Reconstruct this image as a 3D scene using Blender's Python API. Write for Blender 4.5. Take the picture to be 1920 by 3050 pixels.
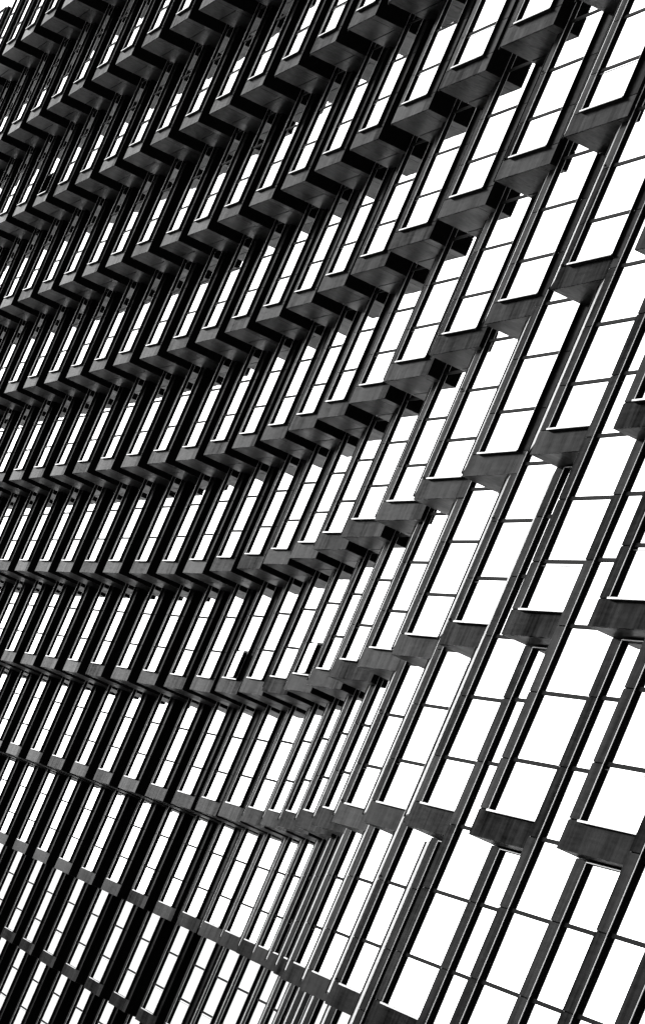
import bpy, math, random
from mathutils import Matrix, Vector

random.seed(7)
scene = bpy.context.scene
for o in list(bpy.data.objects):
    bpy.data.objects.remove(o, do_unlink=True)
COL = scene.collection

S = 3.6                       # metres per storey: the facade is laid out in storeys
EYE = 1.1795                  # eye level above the lowest spandrel row in view, in storeys
PITCH, ROLL = 0.10129, 0.40774
LENS_PX, PHOTO_H = 12203.4, 3050.0
GROUND_Z = -3.2 * S

# ------------------------------------------------------------------ camera
cam_data = bpy.data.cameras.new('camera')
cam = bpy.data.objects.new('camera', cam_data)
COL.objects.link(cam)
fwd = Vector((0, math.cos(PITCH), math.sin(PITCH)))
up0 = Vector((0, -math.sin(PITCH), math.cos(PITCH)))
rt0 = Vector((1, 0, 0))
rt = rt0 * math.cos(ROLL) + up0 * math.sin(ROLL)
up = up0 * math.cos(ROLL) - rt0 * math.sin(ROLL)
cam.matrix_world = Matrix(((rt.x, up.x, -fwd.x, 0), (rt.y, up.y, -fwd.y, 0),
                           (rt.z, up.z, -fwd.z, EYE * S), (0, 0, 0, 1)))
cam_data.sensor_fit = 'VERTICAL'
cam_data.sensor_height = 36.0
cam_data.lens = 36.0 * LENS_PX / PHOTO_H
cam_data.clip_start = 1.0
cam_data.clip_end = 6000.0
scene.camera = cam

# ------------------------------------------------------------------ sky, sun, exposure
SUN_AZ = math.radians(-16)    # from straight ahead (+Y) towards the left
SUN_EL = math.radians(32)
world = bpy.data.worlds.new('World')
scene.world = world
world.use_nodes = True
wn = world.node_tree.nodes
wn.clear()
sky = wn.new('ShaderNodeTexSky')
sky.sky_type = 'NISHITA'
sky.sun_disc = False
sky.sun_elevation = SUN_EL
sky.sun_rotation = SUN_AZ
sky.air_density = 1.0
sky.dust_density = 0.6
bw = wn.new('ShaderNodeRGBToBW')
bg = wn.new('ShaderNodeBackground')
bg.inputs['Strength'].default_value = 0.12
wo = wn.new('ShaderNodeOutputWorld')
wl = world.node_tree.links
wl.new(sky.outputs[0], bw.inputs[0])
wl.new(bw.outputs[0], bg.inputs[0])
wl.new(bg.outputs[0], wo.inputs[0])

sun_data = bpy.data.lights.new('sun', 'SUN')
sun_data.energy = 1.0
sun_data.angle = math.radians(14)
sun_data.color = (1, 1, 1)
sun = bpy.data.objects.new('sun', sun_data)
COL.objects.link(sun)
sdir = Vector((math.sin(SUN_AZ) * math.cos(SUN_EL), math.cos(SUN_AZ) * math.cos(SUN_EL), math.sin(SUN_EL)))
sun.rotation_euler = sdir.to_track_quat('Z', 'Y').to_euler()

vs = scene.view_settings
vs.view_transform = 'Standard'
vs.look = 'None'
vs.gamma = 1.0
vs.use_curve_mapping = False
vs.exposure = 1.6

# ------------------------------------------------------------------ materials
def new_mat(name):
    m = bpy.data.materials.new(name)
    m.use_nodes = True
    nt = m.node_tree
    return m, nt, nt.nodes['Principled BSDF']

def plain(name, v, rough, metal=0.0, spec=0.5):
    m, nt, b = new_mat(name)
    b.inputs['Base Color'].default_value = (v, v, v, 1)
    b.inputs['Roughness'].default_value = rough
    b.inputs['Metallic'].default_value = metal
    b.inputs['Specular IOR Level'].default_value = spec
    return m

def cladding(name, lo, hi, rough, spec):
    """dark patinated metal sheet: cloudy tone, faint runs down the sheet, one tone per panel"""
    m, nt, b = new_mat(name)
    N, L = nt.nodes, nt.links
    geo = N.new('ShaderNodeNewGeometry')
    mp = N.new('ShaderNodeMapping')
    mp.inputs['Scale'].default_value = (1, 1, .35)
    L.new(geo.outputs['Position'], mp.inputs[0])
    n1 = N.new('ShaderNodeTexNoise')
    n1.inputs['Scale'].default_value = 0.9
    n1.inputs['Detail'].default_value = 6
    n1.inputs['Roughness'].default_value = .62
    L.new(mp.outputs[0], n1.inputs['Vector'])
    mp2 = N.new('ShaderNodeMapping')
    mp2.inputs['Scale'].default_value = (7, 7, .5)
    L.new(geo.outputs['Position'], mp2.inputs[0])
    n2 = N.new('ShaderNodeTexNoise')
    n2.inputs['Scale'].default_value = 1.0
    n2.inputs['Detail'].default_value = 4
    L.new(mp2.outputs[0], n2.inputs['Vector'])
    oi = N.new('ShaderNodeObjectInfo')
    mix = N.new('ShaderNodeMath'); mix.operation = 'MULTIPLY_ADD'
    L.new(n2.outputs[0], mix.inputs[0]); mix.inputs[1].default_value = .6
    L.new(n1.outputs[0], mix.inputs[2])
    rnd = N.new('ShaderNodeMath'); rnd.operation = 'MULTIPLY_ADD'
    L.new(oi.outputs['Random'], rnd.inputs[0]); rnd.inputs[1].default_value = .34
    L.new(mix.outputs[0], rnd.inputs[2])
    mr = N.new('ShaderNodeMapRange')
    mr.inputs['From Min'].default_value = .62
    mr.inputs['From Max'].default_value = 1.28
    mr.inputs['To Min'].default_value = lo
    mr.inputs['To Max'].default_value = hi
    L.new(rnd.outputs[0], mr.inputs['Value'])
    L.new(mr.outputs[0], b.inputs['Base Color'])
    rr = N.new('ShaderNodeMapRange')
    rr.inputs['From Min'].default_value = .3
    rr.inputs['From Max'].default_value = .7
    rr.inputs['To Min'].default_value = rough - .06
    rr.inputs['To Max'].default_value = rough + .14
    L.new(n1.outputs[0], rr.inputs['Value'])
    L.new(rr.outputs[0], b.inputs['Roughness'])
    mp3 = N.new('ShaderNodeMapping')                 # fine rolled grain across the sheet
    mp3.inputs['Scale'].default_value = (1.5, 1.5, 16)
    L.new(geo.outputs['Position'], mp3.inputs[0])
    n3 = N.new('ShaderNodeTexNoise')
    n3.inputs['Scale'].default_value = 1.0
    n3.inputs['Detail'].default_value = 5
    L.new(mp3.outputs[0], n3.inputs['Vector'])
    ad = N.new('ShaderNodeMath'); ad.operation = 'MULTIPLY_ADD'
    L.new(n3.outputs[0], ad.inputs[0]); ad.inputs[1].default_value = .35
    L.new(rnd.outputs[0], ad.inputs[2])
    sr = N.new('ShaderNodeMapRange')
    sr.inputs['From Min'].default_value = .75
    sr.inputs['From Max'].default_value = 1.5
    sr.inputs['To Min'].default_value = 1 + spec * .35
    sr.inputs['To Max'].default_value = 1 + spec * 1.8
    L.new(ad.outputs[0], sr.inputs['Value'])
    L.new(sr.outputs[0], b.inputs['IOR'])
    return m

M_CLAD = cladding('dark_metal_cladding', .0006, .0045, .15, .019)
M_SOFF = cladding('soffit_metal', .0012, .005, .34, .11)
M_BLACK = plain('black_side_panel', .0008, .7, 0, .02)
M_FRAME = plain('black_frame', .0008, .6, 0, .02)
M_ALU = plain('bright_aluminium', .36, .35, 1.0)
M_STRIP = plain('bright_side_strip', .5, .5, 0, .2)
M_SASH = plain('sash_gasket', .05, .5, 0, .3)
M_CORE = plain('floor_concrete', .12, .8, 0, .2)

def glass_mat():
    m, nt, b = new_mat('mirror_glazing')
    N, L = nt.nodes, nt.links
    b.inputs['Base Color'].default_value = (.93, .93, .93, 1)
    b.inputs['Metallic'].default_value = 1.0
    b.inputs['Roughness'].default_value = .015
    geo = N.new('ShaderNodeNewGeometry')
    n = N.new('ShaderNodeTexNoise')
    n.inputs['Scale'].default_value = .55
    n.inputs['Detail'].default_value = 1.5
    L.new(geo.outputs['Position'], n.inputs['Vector'])
    bp = N.new('ShaderNodeBump')
    bp.inputs['Strength'].default_value = .25
    bp.inputs['Distance'].default_value = .02
    L.new(n.outputs[0], bp.inputs['Height'])
    L.new(bp.outputs[0], b.inputs['Normal'])
    return m
M_GLASS = glass_mat()

def paving_mat():
    m, nt, b = new_mat('pale_paving')
    N, L = nt.nodes, nt.links
    geo = N.new('ShaderNodeNewGeometry')
    n = N.new('ShaderNodeTexNoise'); n.inputs['Scale'].default_value = .15; n.inputs['Detail'].default_value = 8
    L.new(geo.outputs['Position'], n.inputs['Vector'])
    mr = N.new('ShaderNodeMapRange'); mr.inputs['To Min'].default_value = .5; mr.inputs['To Max'].default_value = .62
    L.new(n.outputs[0], mr.inputs['Value']); L.new(mr.outputs[0], b.inputs['Base Color'])
    b.inputs['Roughness'].default_value = .8
    return m
M_PAVE = paving_mat()

# ------------------------------------------------------------------ mesh helper
class MB:
    """collects boxes (in storeys, scaled to metres) into one mesh"""
    def __init__(self): self.v, self.f, self.mi, self.mats = [], [], [], []
    def slot(self, m):
        if m not in self.mats: self.mats.append(m)
        return self.mats.index(m)
    def box(self, x0, x1, y0, y1, z0, z1, m):
        k = self.slot(m); b = len(self.v)
        self.v += [(x * S, y * S, z * S) for z in (z0, z1) for x, y in ((x0, y0), (x1, y0), (x1, y1), (x0, y1))]
        for q in ((3, 2, 1, 0), (4, 5, 6, 7), (0, 1, 5, 4), (1, 2, 6, 5), (2, 3, 7, 6), (3, 0, 4, 7)):
            self.f.append(tuple(b + i for i in q)); self.mi.append(k)
        return self
    def quad(self, pts, m):
        k = self.slot(m); b = len(self.v)
        self.v += [(p[0] * S, p[1] * S, p[2] * S) for p in pts]
        self.f.append(tuple(range(b, b + len(pts)))); self.mi.append(k)
        return self
    def mesh(self, name):
        me = bpy.data.meshes.new(name)
        me.from_pydata(self.v, [], self.f)
        for m in self.mats: me.materials.append(m)
        me.polygons.foreach_set('material_index', self.mi)
        me.update()
        return me

def link(name, me, parent=None, loc=(0, 0, 0)):
    o = bpy.data.objects.new(name, me)
    COL.objects.link(o)
    o.location = loc
    if parent: o.parent = parent
    return o

# ------------------------------------------------------------------ the facade's layout
# Every window bay is two storeys tall and faces the same way; neighbours start one storey apart,
# like bricks set on end. TC is where a bay column begins along the wall, DEPTH[storey][column]
# how far that bay is pushed out: the wall leans out at its far end and turns upright at the near one.
TC = {-42: -57.436, -41: -56.689, -40: -55.942, -39: -55.195, -38: -54.448, -37: -53.701, -36: -52.954, -35: -52.207, -34: -51.460, -33: -50.713, -32: -49.959, -31: -49.222, -30: -48.490, -29: -47.744, -28: -46.992, -27: -46.256, -26: -45.506, -25: -44.746, -24: -43.996, -23: -43.253, -22: -42.512, -21: -41.767, -20: -41.020, -19: -40.265, -18: -39.505, -17: -38.779, -16: -38.064, -15: -37.301, -14: -36.550, -13: -35.795, -12: -35.047, -11: -34.315, -10: -33.575, -9: -32.832, -8: -32.098, -7: -31.341, -6: -30.617, -5: -29.857, -4: -29.008, -3: -28.152, -2: -27.213, -1: -26.226, 0: -25.230, 1: -24.223, 2: -23.216, 3: -22.217, 4: -21.238, 5: -20.245, 6: -19.248, 7: -18.272, 8: -17.239, 9: -16.192, 10: -15.192, 11: -14.192, 12: -13.192, 13: -12.192, 14: -11.192, 15: -10.192}
DEPTH = {
    -2: {-39: -9.611, -37: -9.603, -35: -9.595, -33: -9.587, -31: -9.579, -29: -9.571, -27: -9.519, -25: -9.491, -23: -9.477, -21: -9.459, -19: -9.438, -17: -9.422, -15: -9.351, -13: -9.208},
    -1: {-38: -9.165, -36: -9.157, -34: -9.149, -32: -9.141, -30: -9.133, -28: -9.128, -26: -9.116, -24: -9.103, -22: -9.078, -20: -9.058, -18: -9.031, -16: -9.006, -14: -8.899, -12: -8.744, -10: -8.571, -8: -8.358, -6: -8.073, -4: -7.731, -2: -7.288, 0: -6.751, 2: -6.287, 4: -5.852, 6: -5.475, 8: -5.264},
    0: {-39: -8.799, -37: -8.791, -35: -8.783, -33: -8.775, -31: -8.767, -29: -8.759, -27: -8.729, -25: -8.710, -23: -8.699, -21: -8.679, -19: -8.658, -17: -8.642, -15: -8.584, -13: -8.466, -11: -8.313, -9: -8.152, -7: -7.921, -5: -7.645, -3: -7.280, -1: -6.832, 1: -6.365, 3: -5.950, 5: -5.560, 7: -5.298, 9: -5.049, 11: -4.800, 13: -4.551},
    1: {-38: -8.380, -36: -8.372, -34: -8.364, -32: -8.356, -30: -8.348, -28: -8.340, -26: -8.329, -24: -8.316, -22: -8.296, -20: -8.282, -18: -8.258, -16: -8.234, -14: -8.148, -12: -8.024, -10: -7.879, -8: -7.700, -6: -7.470, -4: -7.190, -2: -6.822, 0: -6.394, 2: -6.002, 4: -5.649, 6: -5.341, 8: -5.136, 10: -4.923, 12: -4.710},
    2: {-39: -7.987, -37: -7.979, -35: -7.971, -33: -7.963, -31: -7.955, -29: -7.947, -27: -7.939, -25: -7.929, -23: -7.920, -21: -7.899, -19: -7.879, -17: -7.862, -15: -7.817, -13: -7.724, -11: -7.608, -9: -7.471, -7: -7.289, -5: -7.063, -3: -6.769, -1: -6.414, 1: -6.037, 3: -5.697, 5: -5.401, 7: -5.174, 9: -4.953, 11: -4.733},
    3: {-38: -7.595, -36: -7.587, -34: -7.579, -32: -7.571, -30: -7.563, -28: -7.552, -26: -7.541, -24: -7.529, -22: -7.514, -20: -7.505, -18: -7.484, -16: -7.462, -14: -7.396, -12: -7.304, -10: -7.188, -8: -7.042, -6: -6.868, -4: -6.649, -2: -6.357, 0: -6.038, 2: -5.718, 4: -5.446, 6: -5.206, 8: -5.008, 10: -4.810},
    4: {-39: -7.211, -37: -7.203, -35: -7.195, -33: -7.187, -31: -7.179, -29: -7.171, -27: -7.162, -25: -7.150, -23: -7.144, -21: -7.122, -19: -7.114, -17: -7.094, -15: -7.050, -13: -6.982, -11: -6.904, -9: -6.790, -7: -6.657, -5: -6.480, -3: -6.259, -1: -5.997, 1: -5.709, 3: -5.443, 5: -5.243, 7: -5.050},
    5: {-38: -6.816, -36: -6.808, -34: -6.800, -32: -6.792, -30: -6.784, -28: -6.776, -26: -6.769, -24: -6.759, -22: -6.742, -20: -6.731, -18: -6.710, -16: -6.702, -14: -6.651, -12: -6.584, -10: -6.503, -8: -6.393, -6: -6.264, -4: -6.110, -2: -5.891, 0: -5.668, 2: -5.445, 4: -5.246, 6: -5.063},
    6: {-39: -6.434, -37: -6.426, -35: -6.418, -33: -6.410, -31: -6.402, -29: -6.391, -27: -6.390, -25: -6.379, -23: -6.368, -21: -6.352, -19: -6.341, -17: -6.322, -15: -6.292, -13: -6.246, -11: -6.196, -9: -6.117, -7: -6.014, -5: -5.910, -3: -5.748, -1: -5.573, 1: -5.386, 3: -5.208, 5: -5.093},
    7: {-38: -6.046, -36: -6.038, -34: -6.030, -32: -6.022, -30: -6.010, -28: -6.002, -26: -5.996, -24: -5.985, -22: -5.970, -20: -5.960, -18: -5.961, -16: -5.940, -14: -5.904, -12: -5.863, -10: -5.808, -8: -5.742, -6: -5.663, -4: -5.570, -2: -5.435, 0: -5.296, 2: -5.186, 4: -5.055},
    8: {-39: -5.655, -37: -5.647, -35: -5.639, -33: -5.631, -31: -5.623, -29: -5.624, -27: -5.615, -25: -5.602, -23: -5.599, -21: -5.581, -19: -5.571, -17: -5.565, -15: -5.548, -13: -5.515, -11: -5.488, -9: -5.447, -7: -5.394, -5: -5.340, -3: -5.263},
    9: {-38: -5.268, -36: -5.260, -34: -5.252, -32: -5.244, -30: -5.235, -28: -5.229, -26: -5.221, -24: -5.215, -22: -5.199, -20: -5.188, -18: -5.179, -16: -5.171, -14: -5.194, -12: -5.179, -10: -5.147},
    10: {-39: -4.880, -37: -4.872, -35: -4.864, -33: -4.856, -31: -4.850, -29: -4.844, -27: -4.833, -25: -4.865, -23: -4.869, -21: -4.848},
}
ANG = -1.358511               # direction of the bays' fronts in plan
EF = Vector((math.cos(ANG), math.sin(ANG)))
ER = Vector((-math.sin(ANG), math.cos(ANG)))
TOP = 11

def bay_width(c):
    return .885 if c <= -6 else {-5: 1.02, -4: 1.05, -3: 1.13}.get(c, 1.18)
def fins(w):
    k = (w - .885) / (1.18 - .885)
    return .18 + .03 * k, .16 + .04 * k

SILL = .134
TRAN = [.387, .720, 1.053, 1.386, 1.719]
GAP = .006
P_OUT = .016                  # how far the window frame stands proud of the sheet metal
GLASS_Y = -.001
DEEP = 1.25

CACHE = {}
def cached(key, fn):
    if key not in CACHE: CACHE[key] = fn()
    return CACHE[key]

def zcuts(H):
    return [SILL] + [z for z in TRAN if z < H - .1] + [H + .001]

def body_mesh(w, H):
    lf, rf = fins(w); m = MB()
    m.box(.003, .02, .004, DEEP, .008, H - .012, M_SOFF)                 # left cheek
    m.box(w - .02, w, .0065, DEEP, .0065, H - .012, M_BLACK)             # right cheek, black
    m.box(.021, w - .021, .02, DEEP, H - .03, H - .013, M_CORE)          # cap
    m.box(.021, lf - .0095, .0075, .05, .008, H - .031, M_BLACK)          # backing behind the sheets
    m.box(w - rf + .0095, w - .021, .0075, .05, .008, H - .031, M_BLACK)
    m.box(lf - .009, w - rf + .009, .0075, .05, .008, SILL - .0095, M_BLACK)
    return m.mesh('window_bay')

def fin_mesh(x0, x1, cuts):
    m = MB()
    for a, b in zip(cuts[:-1], cuts[1:]):
        m.box(x0, x1, 0, .007, a + GAP / 2, b - GAP / 2, M_CLAD)
    return m.mesh('fin')

def spandrel_mesh(w):
    lf, rf = fins(w)
    return MB().box(0, w - rf - GAP / 2, 0, .007, .0005, SILL - GAP / 2, M_CLAD).mesh('spandrel_panel')

def soffit_rects(w):
    lf, rf = fins(w); x = w - rf; g = GAP * .7
    return [(0, x - g, .0075, .22 - g), (0, x - g, .22 + g, DEEP - .02), (x + g, w, .0075, DEEP - .02)]

def soffit_mesh(rects):
    m = MB()
    for x0, x1, y0, y1 in rects: m.box(x0, x1, y0, y1, 0, .006, M_SOFF)
    return m.mesh('soffit')

def frame_mesh(w, H):
    lf, rf = fins(w); m = MB(); t = .008
    x0, x1, z0, z1 = lf, w - rf, SILL, H - .016
    yb = .06
    m.box(x0 - t, x0, -P_OUT, yb, z0 - t, z1 + t, M_FRAME)
    m.box(x1, x1 + t, -P_OUT, yb, z0 - t, z1 + t, M_FRAME)
    m.box(x0, x1, -P_OUT, yb, z0 - t, z0, M_FRAME)
    m.box(x0, x1, -P_OUT, yb, z1, z1 + t, M_FRAME)
    m.box(x0 - t, x1 + t, yb, yb + .01, z0 - t, z1 + t, M_FRAME)  # plate behind the panes: the dark room's shade put into its black colour
    for z in TRAN:
        if z < H - .1: m.box(x0, x1, -.006, .03, z - .0095, z + .0095, M_FRAME)
    return m.mesh('window_frame')

def trim_mesh(w, H):
    lf, rf = fins(w); m = MB(); t = .0048
    x0, x1, z0, z1 = lf, w - rf, SILL, H - .016
    a, b = -P_OUT - .003, -P_OUT
    m.box(x0 - t, x0 - .001, a, b, z0 - .007, z1 + t, M_ALU)
    m.box(x1 + .001, x1 + t, a, b, z0 - .007, z1 + t, M_ALU)
    m.box(x0 - .001, x1 + .001, a, b, z1 + .001, z1 + t, M_ALU)
    return m.mesh('frame_trim')

def sill_mesh(w):
    lf, rf = fins(w); m = MB()
    m.box(lf - .012, w - rf + .012, -P_OUT - .008, -P_OUT - .0035, SILL - .0105, SILL - .0015, M_ALU)
    m.box(lf - .012, w - rf + .012, -P_OUT - .0034, -.0005, SILL - .0115, SILL - .0085, M_FRAME)
    return m.mesh('sill')

def add_pane(m, x0, x1, z0, z1, tilt):
    a, b = tilt
    y = GLASS_Y
    p = [(x0, y - a - b, z0), (x1, y + a - b, z0), (x1, y + a + b, z1), (x0, y - a + b, z1)]
    q = [(x, yy + .004, z) for x, yy, z in p]
    for f in (p, q[::-1], [p[1], q[1], q[2], p[2]], [p[0], p[3], q[3], q[0]], [p[3], p[2], q[2], q[3]], [p[0], q[0], q[1], p[1]]):
        m.quad(f, M_GLASS)

def add_sash(m, x0, x1, z0, z1):
    y = GLASS_Y - .0012
    i = .022 if x1 - x0 < .6 else .03
    m.box(x1 - i - .003, x1 - i, y - .002, y, z0 + .006, z1 - .012, M_SASH)
    m.box(x0, x1 - i - .0031, y - .002, y, z1 - .015, z1 - .012, M_SASH)

def rnd_tilt(): return (random.uniform(-1, 1) * .0006, random.uniform(-1, 1) * .0006)

def pane_spans(H):
    cuts = [SILL] + [z for z in TRAN if z < H - .1] + [H - .016]
    return [(a + (.0095 if i else .001), b - (.0095 if i < len(cuts) - 2 else .001)) for i, (a, b) in enumerate(zip(cuts[:-1], cuts[1:]))]

def pane_mesh(w, z0, z1, sash):
    lf, rf = fins(w); m = MB()
    add_pane(m, lf + .001, w - rf - .001, 0, z1 - z0, rnd_tilt())
    if sash: add_sash(m, lf, w - rf, 0, z1 - z0)
    return m.mesh('pane')

def glazing_mesh(w, H, skip_first):
    lf, rf = fins(w); m = MB()
    for i, (a, b) in enumerate(pane_spans(H)):
        if i == 0 and skip_first: continue
        add_pane(m, lf + .001, w - rf - .001, a, b, rnd_tilt())
        if i == 0: add_sash(m, lf, w - rf, a, b)
    return m.mesh('glazing')

def anchor_mesh():
    m = MB()
    m.box(-.004, .004, -.003, 0, -.007, .007, M_CLAD)
    m.box(-.0016, .0016, -.008, -.0031, -.002, .002, M_FRAME)
    m.box(-.0016, .0016, -.0095, -.0081, -.008, .002, M_FRAME)
    return m.mesh('anchor_hook')

def side_fin_mesh(H):
    """slim splayed bright strip closing the left edge of a bay, black along its outer rim"""
    m = MB(); k = .221; th = .004
    def slab(xa, xb, z0, z1, mat):
        p = [(xb, -xb * k + .0004), (xa, -xa * k + .0004)]
        f = [(x, y) for x, y in p]; b = [(x, y + th) for x, y in p]
        m.quad([(f[0][0], f[0][1], z0), (f[1][0], f[1][1], z0), (f[1][0], f[1][1], z1), (f[0][0], f[0][1], z1)], mat)
        m.quad([(b[1][0], b[1][1], z0), (b[0][0], b[0][1], z0), (b[0][0], b[0][1], z1), (b[1][0], b[1][1], z1)], mat)
        for z, fl in ((z0, 1), (z1, 0)):
            q = [(f[0][0], f[0][1], z), (b[0][0], b[0][1], z), (b[1][0], b[1][1], z), (f[1][0], f[1][1], z)]
            m.quad(q if fl else q[::-1], mat)
        m.quad([(f[0][0], f[0][1], z0), (f[0][0], f[0][1], z1), (b[0][0], b[0][1], z1), (b[0][0], b[0][1], z0)], mat)
        m.quad([(f[1][0], f[1][1], z0), (b[1][0], b[1][1], z0), (b[1][0], b[1][1], z1), (f[1][0], f[1][1], z1)], mat)
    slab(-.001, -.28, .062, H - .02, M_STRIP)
    slab(-.001, -.28, .050, .0615, M_FRAME)
    m.box(-.295, -.2805, .29 * k - .0075, .29 * k + .004, .050, H - .02, M_FRAME)
    return m.mesh('side_fin')

# ------------------------------------------------------------------ ground
gm = MB(); R_ = 1200
gm.quad([(-R_, -R_, 0), (R_, -R_, 0), (R_, R_, 0), (-R_, R_, 0)], M_PAVE)
ground = link('ground', gm.mesh('ground'), None, (0, 0, GROUND_Z))
ground['kind'] = 'structure'
ground['label'] = 'pale paved ground reaching to the horizon'

# ------------------------------------------------------------------ the building
def plan(t, d): 
    p = (EF * t - ER * d) * S
    return p.x, p.y

building = bpy.data.objects.new('office_building', None)
COL.objects.link(building)
bx, by = plan(TC[0], -7.0)
building.location = (bx, by, GROUND_Z)
building.rotation_euler = (0, 0, ANG)
building['label'] = 'dark metal office building with staggered stepped-out bays of tall mirror windows'
building['category'] = 'building'

def local(t, d, z):
    """metres in the building's own axes: x along the wall, y inwards, z up"""
    return ((t - TC[0]) * S, (-d - 7.0) * S, z * S - GROUND_Z)

bays = []
for j, row in DEPTH.items():
    for c, d in row.items():
        bays.append((j, c, d))

def px_size(j, c, d):
    """how large a bay shows: pixels per storey, and whether it lies in view"""
    x, y = plan(TC[c] + .4, d)
    v = Vector((x, y, (j + .7 - EYE) * S))
    dep = v.dot(fwd)
    u, w_ = LENS_PX * v.dot(rt) / dep, LENS_PX * v.dot(up) / dep
    return (abs(u) < 960 and abs(w_) < 1525), LENS_PX * S / dep
rank = sorted(bays, key=lambda b: (not px_size(*b)[0], -px_size(*b)[1]))
NEAR_PANES = set((j, c) for j, c, d in rank[:48])
NEAR_FINS = set((j, c) for j, c, d in rank[:24])
NEAR_SOFFITS = set((j, c) for j, c, d in rank[:100])
OPEN = {(3, -12): 5.2, (3, -6): 6.0}       # sashes standing ajar
GONE = {(8, -29)}                          # one opened right into the room

for j, c, d in bays:
    w = bay_width(c); lf, rf = fins(w)
    H = min(2.0, TOP - j)
    key = (round(w, 3), H)
    bay = link('window_bay', cached(('body',) + key, lambda: body_mesh(w, H)), building, local(TC[c], d, j))
    cuts = zcuts(H)
    if (j, c) in NEAR_FINS:
        for side, x0, x1, cc in ((0, 0, lf - .0085, cuts), (1, w - rf, w, [.0005 - GAP / 2] + cuts)):
            for a, b in zip(cc[:-1], cc[1:]):
                me = cached(('fp', side, round(b - a, 4)) + key, lambda: MB().box(x0, x1, 0, .007, GAP / 2, b - a - GAP / 2, M_CLAD).mesh('fin_panel'))
                link('fin_panel', me, bay, (0, 0, a * S))
    else:
        link('fin', cached(('fl',) + key, lambda: fin_mesh(0, lf - .0085, cuts)), bay)
        link('fin', cached(('fr',) + key, lambda: fin_mesh(w - rf, w, [.0005 - GAP / 2] + cuts)), bay)
    link('spandrel_panel', cached(('sp',) + key, lambda: spandrel_mesh(w)), bay)
    if (j, c) in NEAR_SOFFITS:
        for i, r in enumerate(soffit_rects(w)):
            link('soffit_panel', cached(('so', i) + key, lambda: soffit_mesh([r])), bay)
    else:
        link('soffit', cached(('so',) + key, lambda: soffit_mesh(soffit_rects(w))), bay)
    link('window_frame', cached(('fr_',) + key, lambda: frame_mesh(w, H)), bay)
    link('frame_trim', cached(('tr',) + key, lambda: trim_mesh(w, H)), bay)
    link('sill', cached(('si',) + key, lambda: sill_mesh(w)), bay)
    spans = pane_spans(H)
    special = (j, c) in OPEN or (j, c) in GONE
    if (j, c) in NEAR_PANES and not special:
        for i, (a, b) in enumerate(spans):
            me = cached(('pa', i, random.randrange(3)) + key, lambda: pane_mesh(w, a, b, i == 0 and c < 0))
            link('pane', me, bay, (0, 0, a * S))
    else:
        link('glazing', cached(('gl', random.randrange(3), special) + key, lambda: glazing_mesh(w, H, special)), bay)
    if (j, c) in OPEN:
        a, b = spans[0]
        m = MB(); y0 = GLASS_Y
        ang = math.radians(OPEN[(j, c)]); W = w - lf - rf - .004
        add_pane(m, 0, W, 0, b - a - .004, (0, 0))
        for i, (vx, vy, vz) in enumerate(m.v): m.v[i] = (vx, vy - y0 * S, vz)
        o = link('open_sash', m.mesh('open_sash'), bay, ((lf + .002) * S, (y0 - .004) * S, (a + .002) * S))
        o.rotation_euler = (0, 0, -ang)
        o['label'] = 'narrow sash standing ajar above the sill'
    if -14 <= c <= 5:
        link('side_fin', cached(('sf', H), lambda: side_fin_mesh(H)), bay)
    if c in (1, 4) and j >= 0:
        for z in (.14 + .006, .74):
            link('anchor_hook', cached('hook', anchor_mesh), bay, (.03 * S, 0, z * S))

# floor slabs and roof tie the bays together
ds = sorted(TC)
for j in range(-3, TOP + 1):
    front = []
    for c in range(-42, 14):
        jj = min(max(j, -2), 10)
        cand = [DEPTH[q][c] for q in (jj, jj - 1, jj - 2, jj + 1) if q in DEPTH and c in DEPTH[q]]
        if cand: front.append((TC[c], min(cand) - .45))
    m = MB()
    ring = [local(t, dd, 0)[:2] for t, dd in front]
    back = [(ring[-1][0], 12 * S), (ring[0][0], 12 * S)]
    poly = ring + back
    th = .08
    lo = [(x / S, y / S, -th) for x, y in poly]; hi = [(x / S, y / S, 0) for x, y in poly]
    m.quad(lo[::-1], M_CORE); m.quad(hi, M_CORE)
    n = len(poly)
    for i in range(n):
        k = (i + 1) % n
        m.quad([lo[i], lo[k], hi[k], hi[i]], M_CORE)
    link('roof_slab' if j == TOP else 'floor_slab', m.mesh('floor_slab'), building, (0, 0, (j - .02) * S - GROUND_Z))

print('bays', len(bays), 'objects', len(bpy.data.objects))
